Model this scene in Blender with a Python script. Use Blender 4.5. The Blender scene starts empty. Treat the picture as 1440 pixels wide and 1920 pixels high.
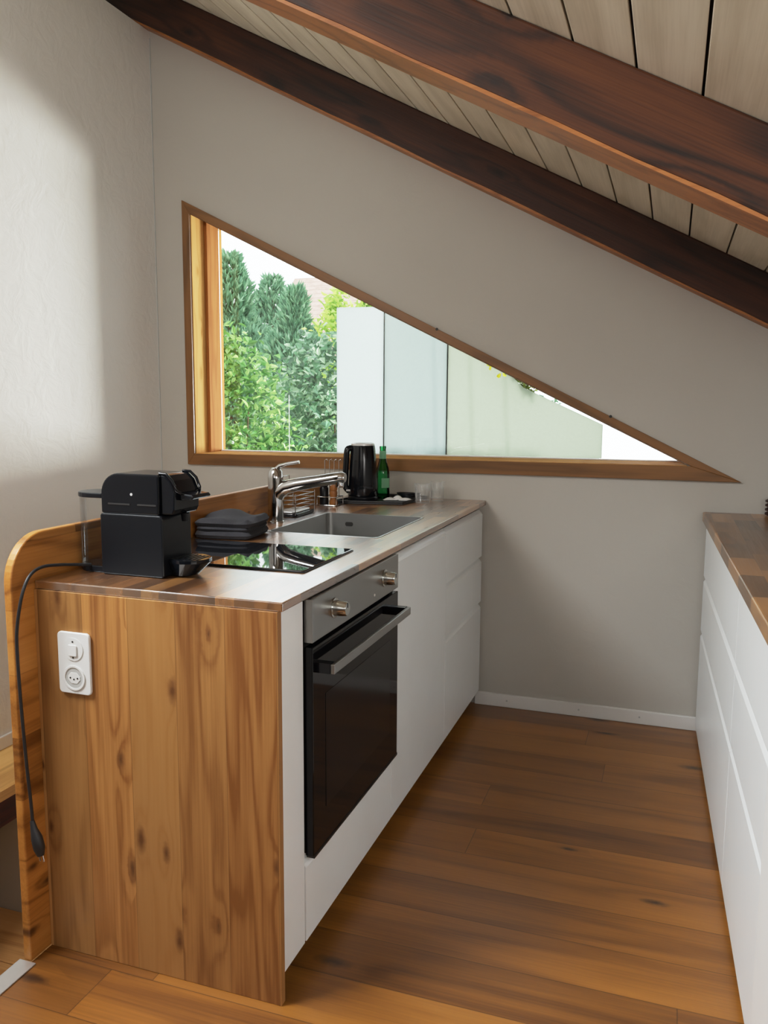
import bpy, bmesh, math, random
from math import sin, cos, pi, radians
from mathutils import Vector, Matrix

scene = bpy.context.scene
COL = scene.collection
random.seed(7)

# ------------------------------------------------------------------ helpers
def tag(o, label=None, cat=None, group=None, kind=None):
    if label: o['label'] = label
    if cat: o['category'] = cat
    if group: o['group'] = group
    if kind: o['kind'] = kind
    return o

def empty(name, loc, label=None, cat=None, group=None, kind=None):
    o = bpy.data.objects.new(name, None)
    o.empty_display_size = 0.05
    o.location = loc
    COL.objects.link(o)
    return tag(o, label, cat, group, kind)

def wloc(o):
    v = Vector(o.location)
    if o.parent: v = v + wloc(o.parent)
    return v

class MB:
    """collects geometry in world coordinates, links it as one mesh object"""
    def __init__(self, M=None):
        self.bm = bmesh.new(); self.M = M
    def v(self, p):
        p = Vector(p)
        if self.M is not None: p = self.M @ p
        return self.bm.verts.new(p)
    def box(self, x0, x1, y0, y1, z0, z1):
        vs = [self.v((x, y, z)) for x in (x0, x1) for y in (y0, y1) for z in (z0, z1)]
        for f in ((0,1,3,2),(4,6,7,5),(0,4,5,1),(2,3,7,6),(0,2,6,4),(1,5,7,3)):
            self.bm.faces.new([vs[i] for i in f])
        return self
    def _p(self, ax, a, b, d):
        return {'x': (d, a, b), 'y': (a, d, b), 'z': (a, b, d)}[ax]
    def prism(self, poly, ax, d0, d1):
        A = [self.v(self._p(ax, a, b, d0)) for a, b in poly]
        B = [self.v(self._p(ax, a, b, d1)) for a, b in poly]
        n = len(poly)
        self.bm.faces.new(A); self.bm.faces.new(B[::-1])
        for i in range(n):
            self.bm.faces.new([A[i], B[i], B[(i+1)%n], A[(i+1)%n]])
        return self
    def holed(self, outer, holes, ax, d0, d1):
        edges = []
        for loop in [outer] + holes:
            vs = [self.v(self._p(ax, a, b, d0)) for a, b in loop]
            for i in range(len(vs)):
                edges.append(self.bm.edges.new((vs[i], vs[(i+1)%len(vs)])))
        r = bmesh.ops.triangle_fill(self.bm, use_beauty=True, edges=edges)
        fs = [g for g in r['geom'] if isinstance(g, bmesh.types.BMFace)]
        e = bmesh.ops.extrude_face_region(self.bm, geom=fs)
        nv = [g for g in e['geom'] if isinstance(g, bmesh.types.BMVert)]
        d = Vector(self._p(ax, 0, 0, d1-d0))
        if self.M is not None: d = self.M.to_3x3() @ d
        bmesh.ops.translate(self.bm, verts=nv, vec=d)
        return self
    def tube(self, path, r, n=12, cap=True):
        path = [Vector(p) for p in path]
        rs = r if isinstance(r, (list, tuple)) else [r]*len(path)
        rings = []; up = None
        for i, p in enumerate(path):
            t = (path[min(i+1, len(path)-1)] - path[max(i-1, 0)]).normalized()
            if up is None:
                up = Vector((0,0,1)) if abs(t.z) < .9 else Vector((0,1,0))
            s = t.cross(up)
            if s.length < 1e-6: s = t.cross(Vector((1,0,0)))
            s.normalize(); u = s.cross(t).normalized(); up = u
            rings.append([self.v(p + (s*cos(2*pi*k/n) + u*sin(2*pi*k/n))*rs[i]) for k in range(n)])
        for a, b in zip(rings, rings[1:]):
            for k in range(n):
                self.bm.faces.new([a[k], a[(k+1)%n], b[(k+1)%n], b[k]])
        if cap:
            self.bm.faces.new(rings[0][::-1]); self.bm.faces.new(rings[-1])
        return self
    def lathe(self, prof, c, n=32, ax='z'):
        """prof: list of (radius, height)"""
        rings = []
        for r, h in prof:
            ring = []
            for k in range(n):
                a, b = r*cos(2*pi*k/n), r*sin(2*pi*k/n)
                if ax == 'z': q = (c[0]+a, c[1]+b, c[2]+h)
                elif ax == 'x': q = (c[0]+h, c[1]+a, c[2]+b)
                else: q = (c[0]+a, c[1]+h, c[2]+b)
                ring.append(self.v(q))
            rings.append(ring)
        for A, B in zip(rings, rings[1:]):
            for k in range(n):
                self.bm.faces.new([A[k], A[(k+1)%n], B[(k+1)%n], B[k]])
        self.bm.faces.new(rings[0][::-1]); self.bm.faces.new(rings[-1])
        return self
    def build(self, name, mat, parent=None, origin=None, bevel=0, seg=2, smooth=False, subsurf=0):
        bmesh.ops.recalc_face_normals(self.bm, faces=self.bm.faces[:])
        if parent is not None: o0 = wloc(parent)
        elif origin is not None: o0 = Vector(origin)
        else:
            xs = [v.co for v in self.bm.verts]
            o0 = Vector((sum(v.x for v in xs)/len(xs), sum(v.y for v in xs)/len(xs), min(v.z for v in xs)))
        for v in self.bm.verts: v.co -= o0
        me = bpy.data.meshes.new(name); self.bm.to_mesh(me); self.bm.free()
        o = bpy.data.objects.new(name, me); COL.objects.link(o)
        if parent is not None: o.parent = parent
        else: o.location = o0
        me.materials.append(mat)
        if smooth:
            for p in me.polygons: p.use_smooth = True
            try: me.set_sharp_from_angle(angle=radians(smooth if smooth is not True else 40))
            except Exception: pass
        if bevel:
            m = o.modifiers.new('bevel', 'BEVEL'); m.width = bevel; m.segments = seg
            m.limit_method = 'ANGLE'; m.angle_limit = radians(40)
        if subsurf:
            m = o.modifiers.new('sub', 'SUBSURF'); m.levels = m.render_levels = subsurf
        return o

def arc(cx, cy, r, a0, a1, n=8):
    return [(cx + r*cos(radians(a0+(a1-a0)*i/n)), cy + r*sin(radians(a0+(a1-a0)*i/n))) for i in range(n+1)]

def rrect(a0, a1, b0, b1, r, n=5):
    return (arc(a1-r, b0+r, r, -90, 0, n) + arc(a1-r, b1-r, r, 0, 90, n) +
            arc(a0+r, b1-r, r, 90, 180, n) + arc(a0+r, b0+r, r, 180, 270, n))

# ------------------------------------------------------------------ materials
def srgb(r, g, b):
    f = lambda c: (c/255/12.92) if c/255 <= .04045 else ((c/255+.055)/1.055)**2.4
    return (f(r), f(g), f(b), 1)

class NT:
    def __init__(self, name):
        self.m = bpy.data.materials.new(name); self.m.use_nodes = True
        self.t = self.m.node_tree; self.t.nodes.clear()
        self.out = self.n('ShaderNodeOutputMaterial')
    def n(self, typ, **kw):
        nd = self.t.nodes.new(typ)
        for k, v in kw.items(): setattr(nd, k, v)
        return nd
    def put(self, sock, v):
        if hasattr(v, 'links'): self.t.links.new(v, sock)
        elif v is not None:
            try: sock.default_value = v
            except Exception: sock.default_value = (v, v, v)
    def math(self, op, a, b=None, c=None, clamp=False):
        nd = self.n('ShaderNodeMath', operation=op, use_clamp=clamp)
        self.put(nd.inputs[0], a)
        if b is not None: self.put(nd.inputs[1], b)
        if c is not None: self.put(nd.inputs[2], c)
        return nd.outputs[0]
    def pos(self):
        s = self.n('ShaderNodeSeparateXYZ')
        g = self.n('ShaderNodeNewGeometry')
        self.t.links.new(g.outputs['Position'], s.inputs[0])
        return s.outputs, g.outputs['Position']
    def comb(self, x, y, z):
        nd = self.n('ShaderNodeCombineXYZ')
        for i, v in enumerate((x, y, z)): self.put(nd.inputs[i], v)
        return nd.outputs[0]
    def noise(self, vec, scale=1, detail=2, rough=.5, dist=0):
        nd = self.n('ShaderNodeTexNoise')
        self.put(nd.inputs['Vector'], vec); nd.inputs['Scale'].default_value = scale
        nd.inputs['Detail'].default_value = detail; nd.inputs['Roughness'].default_value = rough
        nd.inputs['Distortion'].default_value = dist
        return nd.outputs[0]
    def white(self, w):
        nd = self.n('ShaderNodeTexWhiteNoise', noise_dimensions='1D')
        self.put(nd.inputs['W'], w)
        return nd.outputs['Value'], nd.outputs['Color']
    def ramp(self, fac, stops, interp='LINEAR'):
        nd = self.n('ShaderNodeValToRGB'); cr = nd.color_ramp; cr.interpolation = interp
        while len(cr.elements) < len(stops): cr.elements.new(.5)
        for e, (p, c) in zip(cr.elements, stops):
            e.position = p; e.color = c if hasattr(c, '__len__') else (c, c, c, 1)
        self.put(nd.inputs[0], fac)
        return nd.outputs[0]
    def mix(self, fac, a, b, blend='MIX'):
        nd = self.n('ShaderNodeMix', data_type='RGBA', blend_type=blend)
        self.put(nd.inputs[0], fac); self.put(nd.inputs[6], a); self.put(nd.inputs[7], b)
        return nd.outputs[2]
    def bump(self, h, strength=.2, dist=.002):
        nd = self.n('ShaderNodeBump'); nd.inputs['Strength'].default_value = strength
        nd.inputs['Distance'].default_value = dist; self.put(nd.inputs['Height'], h)
        return nd.outputs[0]
    def princ(self, color, rough=.5, metal=0, normal=None, **kw):
        nd = self.n('ShaderNodeBsdfPrincipled')
        self.put(nd.inputs['Base Color'], color); self.put(nd.inputs['Roughness'], rough)
        nd.inputs['Metallic'].default_value = metal
        if normal is not None: self.t.links.new(normal, nd.inputs['Normal'])
        for k, v in kw.items(): self.put(nd.inputs[k.replace('_', ' ')], v)
        self.t.links.new(nd.outputs[0], self.out.inputs[0])
        return self.m

def plain(name, color, rough=.5, metal=0, noise=0.04, **kw):
    """flat colour with a faint procedural variation"""
    t = NT(name); _, P = t.pos()
    n = t.noise(P, 9, 3)
    c2 = tuple(max(0, c*(1-noise*4)) for c in color[:3]) + (1,)
    c = t.mix(n, c2, tuple(min(1, c*(1+noise)) for c in color[:3]) + (1,))
    return t.princ(c, rough, metal, **kw)

def wood(name, grain, plank, width, length, off, cols, tint=.25, ring=40, knots=0, kscale=(3.0, 7.0),
         rough=.45, seam=.5, coat=0, fib=.25, ringc=.5, stretch=1.0, bump=.12, hue=None, kcol=None, ior=1.5, seamw=.0012, tilt=0, blotch=.5, coatior=1.5, coatrough=.2, spread=9.0):
    """planked or solid timber. grain/plank = axis index; contour lines of stretched noise make the rings"""
    t = NT(name); P, PV = t.pos()
    third = 3-grain-plank
    ga, pa, ta = P[grain], P[plank], P[third]
    if tilt:    # grain follows the roof slope
        c_, s_ = cos(tilt), sin(tilt)
        ga, pa = (t.math('SUBTRACT', t.math('MULTIPLY', ga, c_), t.math('MULTIPLY', pa, s_)),
                  t.math('ADD', t.math('MULTIPLY', ga, s_), t.math('MULTIPLY', pa, c_)))
    if width:
        u = t.math('ADD', t.math('DIVIDE', pa, width), off)
        row = t.math('FLOOR', u); fu = t.math('FRACT', u)
        r0, _ = t.white(t.math('ADD', row, 3.37))
        if length:
            vv = t.math('ADD', t.math('DIVIDE', ga, length), t.math('MULTIPLY', r0, 7.31))
            colm = t.math('FLOOR', vv); fv = t.math('FRACT', vv)
            idn = t.math('ADD', t.math('MULTIPLY', row, 13.71), t.math('MULTIPLY', colm, 3.173))
        else:
            idn = t.math('MULTIPLY', row, 5.713); fv = None
        rv, rc = t.white(idn)
        shift = t.math('MULTIPLY', rv, 17.0)
    else:
        rv = None; shift = off; fu = fv = None
    ga2 = t.math('ADD', ga, shift)
    pa2 = t.math('ADD', pa, t.math('MULTIPLY', shift, .37)) if width else pa
    base = t.comb(t.math('MULTIPLY', ga2, 1.3*stretch), t.math('MULTIPLY', pa2, spread), t.math('MULTIPLY', ta, 5.0))
    n1 = t.noise(base, 1.0, 2, .45)
    kmask = None
    if knots:
        kv = t.comb(t.math('MULTIPLY', ga2, kscale[0]), t.math('MULTIPLY', pa2, kscale[1]), t.math('MULTIPLY', shift, 1.0) if width else 0.0)
        vo = t.n('ShaderNodeTexVoronoi', voronoi_dimensions='2D', feature='F1')
        t.put(vo.inputs['Vector'], kv); vo.inputs['Scale'].default_value = 1
        vo.inputs['Randomness'].default_value = .9
        sc = t.n('ShaderNodeSeparateColor'); t.put(sc.inputs[0], vo.outputs['Color'])
        gate = t.math('GREATER_THAN', sc.outputs[0], 1-knots)
        rad = t.math('MULTIPLY_ADD', sc.outputs[1], .09, .05)
        dist = t.math('ADD', vo.outputs['Distance'], t.math('MULTIPLY', t.math('SUBTRACT', t.noise(PV, 60, 2), .5), .07))
        kd = t.math('DIVIDE', dist, rad)
        kmask = t.math('MULTIPLY', t.math('SUBTRACT', 1.15, kd, clamp=True), gate)
        halo = t.math('MULTIPLY', t.math('POWER', t.math('SUBTRACT', 1.0, t.math('DIVIDE', dist, .42), clamp=True), 2), gate)
        n1 = t.math('ADD', n1, t.math('MULTIPLY', halo, .22))
    rg = t.math('MULTIPLY_ADD', t.math('SINE', t.math('MULTIPLY', n1, ring*2)), .5, .5)
    rg = t.math('SUBTRACT', 1.0, t.math('POWER', rg, 3.0))
    fv_ = t.comb(t.math('MULTIPLY', ga2, 4.0), t.math('MULTIPLY', pa2, 170.0), t.math('MULTIPLY', ta, 170.0))
    fb = t.noise(fv_, 1.0, 3, .6)
    lo = t.noise(t.comb(t.math('MULTIPLY', ga2, 1.6), t.math('MULTIPLY', pa2, 14.0), t.math('MULTIPLY', ta, 9.0)), 1.0, 3, .55)
    f = t.math('ADD', t.math('MULTIPLY', rg, ringc), t.math('MULTIPLY', t.math('SUBTRACT', fb, .5), fib*2))
    f = t.math('ADD', f, t.math('MULTIPLY', t.math('SUBTRACT', lo, .5), blotch))
    f = t.math('ADD', f, .28-.33*ringc)
    if rv is not None:
        f = t.math('ADD', f, t.math('MULTIPLY', t.math('SUBTRACT', rv, .5), tint*1.4))
    f = t.math('MULTIPLY_ADD', f, 1.0, 0.0, clamp=True)
    c = t.ramp(f, [(0.0, cols[0]), (.45, cols[1]), (1.0, cols[2])])
    if rv is not None:
        sc2 = t.n('ShaderNodeSeparateColor'); t.put(sc2.inputs[0], rc)
        br = t.math('MULTIPLY_ADD', sc2.outputs[1], tint*1.3, 1-tint*.65)
        cb = t.n('ShaderNodeCombineColor')
        for i in range(3): t.put(cb.inputs[i], br)
        c = t.mix(1.0, c, cb.outputs[0], 'MULTIPLY')
        if hue is not None:
            c = t.mix(t.math('MULTIPLY', t.math('GREATER_THAN', sc2.outputs[2], .68), .45), c, hue)
    if kmask is not None:
        c = t.mix(t.math('MULTIPLY', kmask, .95, clamp=True), c, kcol or cols[0])
        c = t.mix(t.math('MULTIPLY', halo, .25), c, cols[0])
    h = fb
    if width:
        e = t.math('MULTIPLY', t.math('MINIMUM', fu, t.math('SUBTRACT', 1.0, fu)), width)
        if fv is not None:
            e = t.math('MINIMUM', e, t.math('MULTIPLY', t.math('MINIMUM', fv, t.math('SUBTRACT', 1.0, fv)), length))
        sm = t.math('SUBTRACT', 1.0, t.math('DIVIDE', e, seamw), clamp=True)
        if seam:
            c = t.mix(t.math('MULTIPLY', sm, seam), c, tuple(x*.25 for x in cols[0][:3]) + (1,))
        h = t.math('SUBTRACT', h, t.math('MULTIPLY', sm, .8))
    nb = t.bump(h, bump, .0015)
    rr = t.math('MULTIPLY_ADD', fb, .16, rough-.08)
    kw = dict(IOR=ior)
    if coat: kw.update(Coat_Weight=coat, Coat_Roughness=coatrough, Coat_IOR=coatior)
    return t.princ(c, rr, normal=nb, **kw)

M = {}
# plaster with trowel texture
def plaster(name, col, strength=.3, scale=16):
    t = NT(name); P, PV = t.pos()
    n1 = t.noise(PV, scale, 5, .6, .8); n2 = t.noise(PV, 2.2, 2)
    c = t.mix(n2, tuple(x*.95 for x in col[:3])+(1,), col)
    return t.princ(c, .85, normal=t.bump(n1, strength, .012))
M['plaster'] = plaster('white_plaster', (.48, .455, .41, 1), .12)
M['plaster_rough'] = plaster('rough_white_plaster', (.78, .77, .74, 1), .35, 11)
M['white'] = plain('white_lacquer', (.78, .80, .80, 1), .32, noise=.01)
M['white_in'] = plain('white_carcass', (.6, .6, .6, 1), .5)
M['white_trim'] = plain('white_painted_wood', (.74, .73, .71, 1), .45, noise=.01)
M['dark'] = plain('dark_plinth', (.02, .018, .016, 1), .6)
M['gap'] = plain('dark_gap', (.012, .010, .009, 1), .8)

SL = math.atan(.525); WS = math.atan(.495)
PINE = [srgb(114, 70, 30), srgb(172, 124, 70), srgb(200, 154, 96)]
M['pine_panel'] = wood('pine_panel_planks', 2, 0, .1186, None, 5.025, PINE, tint=.44, ring=24, knots=.45, kscale=(3.6, 9.5), blotch=.35, spread=10,
                       rough=.5, seam=.5, ringc=.17, fib=.18, stretch=.62, kcol=srgb(78, 44, 20), hue=srgb(134, 88, 40))
M['pine_board'] = wood('pine_board', 1, 2, .145, 1.1, .3, [srgb(112, 64, 16), srgb(170, 112, 48), srgb(198, 142, 74)], tint=.3, ring=14, ringc=.3,
                       knots=.5, kscale=(5, 11), rough=.45, seam=.4, kcol=srgb(62, 30, 10), blotch=.4)
M['pine_light'] = wood('pale_pine', 2, 1, None, None, 1.3, [srgb(178, 126, 64), srgb(206, 156, 92), srgb(220, 178, 116)], ring=14, ringc=.25, knots=.3, kscale=(4, 12), rough=.85, ior=1.15)
M['pine_warm'] = wood('warm_pine', 2, 1, None, None, 4.3, [srgb(140, 84, 38), srgb(170, 112, 60), srgb(186, 134, 80)], ring=14, ringc=.25, rough=.85, ior=1.15)
CAS = [srgb(88, 58, 26), srgb(130, 88, 45), srgb(156, 110, 62)]
M['casing'] = wood('window_casing_wood', 0, 2, None, None, 2.1, CAS, ring=12, rough=.45, ringc=.22, fib=.15)
M['casing_t'] = wood('window_casing_wood_sloping', 0, 2, None, None, 1.2, CAS, ring=12, rough=.45, ringc=.22, fib=.15, tilt=WS)
M['casing_v'] = wood('window_casing_wood_upright', 2, 0, None, None, 2.7, CAS, ring=12, rough=.45, ringc=.22, fib=.15)
STAVE = [srgb(80, 48, 20), srgb(136, 90, 46), srgb(178, 128, 70)]
M['worktop'] = wood('oak_stave_worktop', 1, 0, .045, .34, .2, STAVE, tint=.5, ring=12, ringc=.22, rough=.3, seam=.3, coat=1, bump=.03, fib=.14, coatior=3.6, coatrough=.24, blotch=.3)
M['worktop_r'] = wood('oak_stave_worktop_right', 1, 0, .07, .24, .4, [srgb(92, 58, 26), srgb(134, 92, 48), srgb(174, 126, 70)], tint=.5, ring=12, ringc=.2, coat=.6, coatrough=.2, rough=.36, seam=.3, bump=.05, fib=.14, blotch=.3)
M['floor'] = wood('oak_floor_planks', 0, 1, .15, 1.45, .99, [srgb(82, 44, 10), srgb(150, 96, 34), srgb(184, 128, 56)], tint=.2, ring=9, knots=.24,
                  kscale=(2.2, 6.5), rough=.42, seam=.8, seamw=.0018, stretch=.5, ringc=.18, fib=.22, bump=.16, kcol=srgb(34, 18, 8), blotch=.28, spread=8, coat=.45, coatior=1.5, coatrough=.36)
M['beam'] = wood('old_dark_beam', 0, 2, None, None, 3.1, [srgb(24, 10, 4), srgb(76, 38, 13), srgb(116, 65, 25)], ring=16, knots=.8, kscale=(2.2, 5.5),
                 rough=.6, fib=.3, ringc=.38, stretch=.6, bump=.35, kcol=srgb(20, 8, 4), tilt=SL, blotch=.4, spread=7)
M['beam_dark'] = wood('old_darker_beam', 0, 2, None, None, 8.4, [srgb(20, 9, 5), srgb(64, 32, 18), srgb(104, 60, 34)], ring=14, knots=.5, kscale=(2, 6),
                 rough=.6, fib=.3, ringc=.28, stretch=.6, bump=.5, kcol=srgb(16, 7, 4), tilt=SL, blotch=.8)  # darker brown than the beam nearest the viewer
M['beam_edge'] = wood('beam_underside', 0, 1, None, None, 1.4, [srgb(118, 66, 28), srgb(170, 108, 56), srgb(200, 142, 84)], ring=14, ringc=.25, rough=.5, fib=.3)
M['redbeam'] = wood('red_brown_beam', 1, 2, None, None, 1.1, [srgb(44, 14, 8), srgb(88, 34, 18), srgb(120, 52, 28)], ring=12, ringc=.3, rough=.5, fib=.3)
M['ceil'] = wood('whitewashed_planks', 1, 0, .1302, None, .18, [srgb(186, 174, 150), srgb(222, 212, 192), srgb(236, 229, 212)], tint=.08, ring=8, rough=.6,
                 seam=0, ringc=.15, fib=.2, bump=.2, blotch=.4)
M['lowfloor'] = wood('light_stair_boards', 0, 1, None, None, 6.1, [srgb(176, 124, 70), srgb(214, 166, 108), srgb(232, 192, 140)], ring=12, ringc=.3, knots=.3, kscale=(3, 8), rough=.4)
M['landing'] = wood('pale_landing_boards', 1, 0, .11, None, .1, [srgb(190, 140, 80), srgb(226, 184, 116), srgb(240, 208, 150)], tint=.15, ring=12, ringc=.2, rough=.4, seam=.3)

M['steel'] = plain('brushed_steel', (.36, .355, .34, 1), .34, 1, noise=.02)
M['steel_sink'] = plain('sink_steel', (.46, .46, .45, 1), .36, 1, noise=.02)
M['chrome'] = plain('chrome', (.52, .52, .52, 1), .09, 1, noise=.0)
M['knob'] = plain('knob_metal', (.55, .57, .56, 1), .2, 1, noise=.0)
M['blackglass'] = plain('black_oven_glass', (.004, .004, .005, 1), .05, noise=.0, IOR=1.33)
M['hob'] = plain('hob_glass', (.006, .007, .009, 1), .02, noise=.0, IOR=3.2)
M['hobedge'] = plain('hob_edge', (.05, .05, .05, 1), .3, .8)
M['black'] = plain('black_plastic', (.005, .006, .008, 1), .3, noise=.0, IOR=1.35)
M['blackgloss'] = plain('black_gloss_plastic', (.004, .005, .007, 1), .13, noise=.0, IOR=1.42)
M['blackmatte'] = plain('black_matte_plastic', (.014, .014, .016, 1), .5, noise=.0)
M['socket'] = plain('socket_white', (.72, .73, .72, 1), .35, noise=.0)
M['socket_recess'] = plain('socket_grey', (.46, .47, .46, 1), .4, noise=.0)
M['paper'] = plain('white_paper', (.8, .8, .78, 1), .6)
M['label_green'] = plain('pale_green_label', (.25, .6, .36, 1), .5)
M['amber'] = plain('brown_wood_turned', srgb(150, 96, 48), .4)
M['silverlid'] = plain('light_lid', (.75, .75, .74, 1), .3, .3)
M['metaltrim'] = plain('aluminium_trim', (.62, .62, .62, 1), .35, .7)

def cloth():
    t = NT('dark_towel_cloth'); P, PV = t.pos()
    n = t.noise(PV, 420, 2); n2 = t.noise(PV, 18, 3)
    c = t.mix(n2, (.014, .014, .018, 1), (.04, .04, .047, 1))
    return t.princ(c, .95, normal=t.bump(n, .5, .004))
M['towel'] = cloth()

def arch_glass(name, tint=(1, 1, 1, 1), refl=1.0, ior=1.45, rough=0.0):
    t = NT(name)
    tr = t.n('ShaderNodeBsdfTransparent'); tr.inputs[0].default_value = tint
    gl = t.n('ShaderNodeBsdfGlossy'); gl.inputs['Roughness'].default_value = rough
    fr = t.n('ShaderNodeFresnel'); fr.inputs[0].default_value = ior
    mx = t.n('ShaderNodeMixShader')
    t.put(mx.inputs[0], t.math('MULTIPLY', fr.outputs[0], refl, clamp=True))
    t.t.links.new(tr.outputs[0], mx.inputs[1]); t.t.links.new(gl.outputs[0], mx.inputs[2])
    t.t.links.new(mx.outputs[0], t.out.inputs[0])
    return t.m
M['pane'] = arch_glass('window_glass', (.97, .99, .98, 1))
M['clear'] = arch_glass('clear_glass', (.93, .95, .95, 1), 1.5, 1.6, .02)
M['tank'] = arch_glass('clear_tank_plastic', (.93, .94, .94, 1), .45, 1.4, .03)
M['bottle'] = arch_glass('green_bottle_glass', (.22, .70, .38, 1), 1.0, 1.5, .04)

def drink_glass():
    t = NT('drinking_glass_clear')
    tr = t.n('ShaderNodeBsdfTransparent'); tr.inputs[0].default_value = (.98, .985, .985, 1)
    gl = t.n('ShaderNodeBsdfGlossy'); gl.inputs['Roughness'].default_value = .03
    df = t.n('ShaderNodeBsdfDiffuse'); df.inputs[0].default_value = (.9, .92, .92, 1)  # white diffuse mixed in to paint highlights, strongest at grazing angles
    lw = t.n('ShaderNodeLayerWeight'); lw.inputs[0].default_value = .28
    m0 = t.n('ShaderNodeMixShader'); m0.inputs[0].default_value = .45
    m1 = t.n('ShaderNodeMixShader'); t.put(m1.inputs[0], t.math('MULTIPLY_ADD', lw.outputs['Facing'], .8, .07, clamp=True))
    t.t.links.new(gl.outputs[0], m0.inputs[1]); t.t.links.new(df.outputs[0], m0.inputs[2])
    t.t.links.new(tr.outputs[0], m1.inputs[1]); t.t.links.new(m0.outputs[0], m1.inputs[2])
    t.t.links.new(m1.outputs[0], t.out.inputs[0])
    return t.m
M['clear'] = drink_glass()

def frosted(name, col, op):
    t = NT(name); P, PV = t.pos()
    n = t.noise(PV, 130, 2); 
    c = t.mix(n, tuple(x*.9 for x in col[:3])+(1,), col)
    tl = t.n('ShaderNodeBsdfTranslucent'); t.put(tl.inputs[0], c)
    df = t.n('ShaderNodeBsdfDiffuse'); t.put(df.inputs[0], c)
    tr = t.n('ShaderNodeBsdfTransparent'); tr.inputs[0].default_value = (.9, .97, .94, 1)
    m1 = t.n('ShaderNodeMixShader'); m1.inputs[0].default_value = .2
    m2 = t.n('ShaderNodeMixShader'); m2.inputs[0].default_value = op
    t.t.links.new(tl.outputs[0], m1.inputs[1]); t.t.links.new(df.outputs[0], m1.inputs[2])
    t.t.links.new(tr.outputs[0], m2.inputs[1]); t.t.links.new(m1.outputs[0], m2.inputs[2])
    t.t.links.new(m2.outputs[0], t.out.inputs[0])
    return t.m
M['frost_a'] = frosted('frosted_glass_pale', (.48, .52, .525, 1), .97)
M['frost_b'] = frosted('frosted_glass_cool', (.37, .41, .405, 1), .97)
M['frost_c'] = frosted('frosted_glass_green', (.385, .41, .36, 1), .97)
M['frost_d'] = frosted('white_screen', (.95, .96, .92, 1), .97)

def leaf(name, dark, mid, light, trans=.4, rough=.45):
    t = NT(name)
    g = t.n('ShaderNodeNewGeometry')
    c = t.ramp(g.outputs['Random Per Island'], [(0, dark), (.55, mid), (1, light)])
    p = t.n('ShaderNodeBsdfPrincipled'); t.put(p.inputs['Base Color'], c); p.inputs['Roughness'].default_value = rough
    tl = t.n('ShaderNodeBsdfTranslucent'); t.put(tl.inputs[0], t.mix(.5, c, light))
    mx = t.n('ShaderNodeMixShader'); mx.inputs[0].default_value = trans
    t.t.links.new(p.outputs[0], mx.inputs[1]); t.t.links.new(tl.outputs[0], mx.inputs[2])
    t.t.links.new(mx.outputs[0], t.out.inputs[0])
    return t.m
M['leaf_a'] = leaf('shrub_leaf', srgb(26, 58, 32), srgb(76, 130, 62), srgb(160, 198, 112), .28, .32)
M['leaf_b'] = leaf('shrub_leaf_cool', srgb(24, 52, 40), srgb(76, 122, 86), srgb(180, 206, 170), .28, .32)
M['leaf_c'] = leaf('young_leaf', srgb(110, 160, 60), srgb(160, 200, 84), srgb(210, 226, 120))
M['needle'] = leaf('conifer_needle', srgb(62, 98, 74), srgb(100, 142, 108), srgb(146, 180, 142), .3, .6)
M['leaf_y'] = leaf('vine_leaf', srgb(40, 52, 24), srgb(70, 84, 34), srgb(110, 120, 50), .3)
M['leaf_yellow'] = leaf('yellow_leaf', srgb(200, 190, 20), srgb(240, 224, 30), srgb(230, 240, 80), .4)
M['bark'] = plain('bark', srgb(92, 70, 50), .9, noise=.1)
M['stake'] = plain('stake_grey', (.45, .47, .42, 1), .8)
M['grass'] = plain('garden_grass', srgb(92, 130, 60), .9, noise=.1)
M['render_wall'] = plain('house_render', srgb(216, 204, 190), .9)
def tiles():
    t = NT('roof_tiles'); P, PV = t.pos()
    u = t.math('FRACT', t.math('MULTIPLY', P[2], 9.0))
    n = t.noise(PV, 6, 4, .7)
    c = t.ramp(n, [(.3, srgb(160, 128, 112)), (.6, srgb(196, 164, 146)), (.8, srgb(178, 150, 136))])
    c = t.mix(t.math('MULTIPLY', t.math('LESS_THAN', u, .18), .5), c, srgb(120, 94, 84))
    return t.princ(c, .85)
M['tiles'] = tiles()

# ------------------------------------------------------------------ camera
CAM = (0.7285, -3.3787, 1.2762); YAW, PITCH, ROLL, FPX = .3335, -.1291, .0056, 1547.1
F = Vector((-sin(YAW)*cos(PITCH), cos(YAW)*cos(PITCH), sin(PITCH)))
R0 = Vector((cos(YAW), sin(YAW), 0)); U0 = R0.cross(F)
R = cos(ROLL)*R0 + sin(ROLL)*U0; U = -sin(ROLL)*R0 + cos(ROLL)*U0
cd = bpy.data.cameras.new('camera'); cam = bpy.data.objects.new('camera', cd); COL.objects.link(cam)
mw = Matrix((R, U, -F)).transposed().to_4x4(); mw.translation = Vector(CAM)
cam.matrix_world = mw
cd.sensor_fit = 'VERTICAL'; cd.sensor_height = 24; cd.lens = 24*FPX/1920; cd.clip_start = .02
scene.camera = cam

# ------------------------------------------------------------------ the room
XB, H, TT = -.605, .8824, .0193      # board face, worktop height, worktop thickness
LWX = -1.569
def roof(x): return 2.29 - .525*x    # underside of the ceiling boards
def under(x): return 2.11 - .525*x   # underside of the rafters

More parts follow.
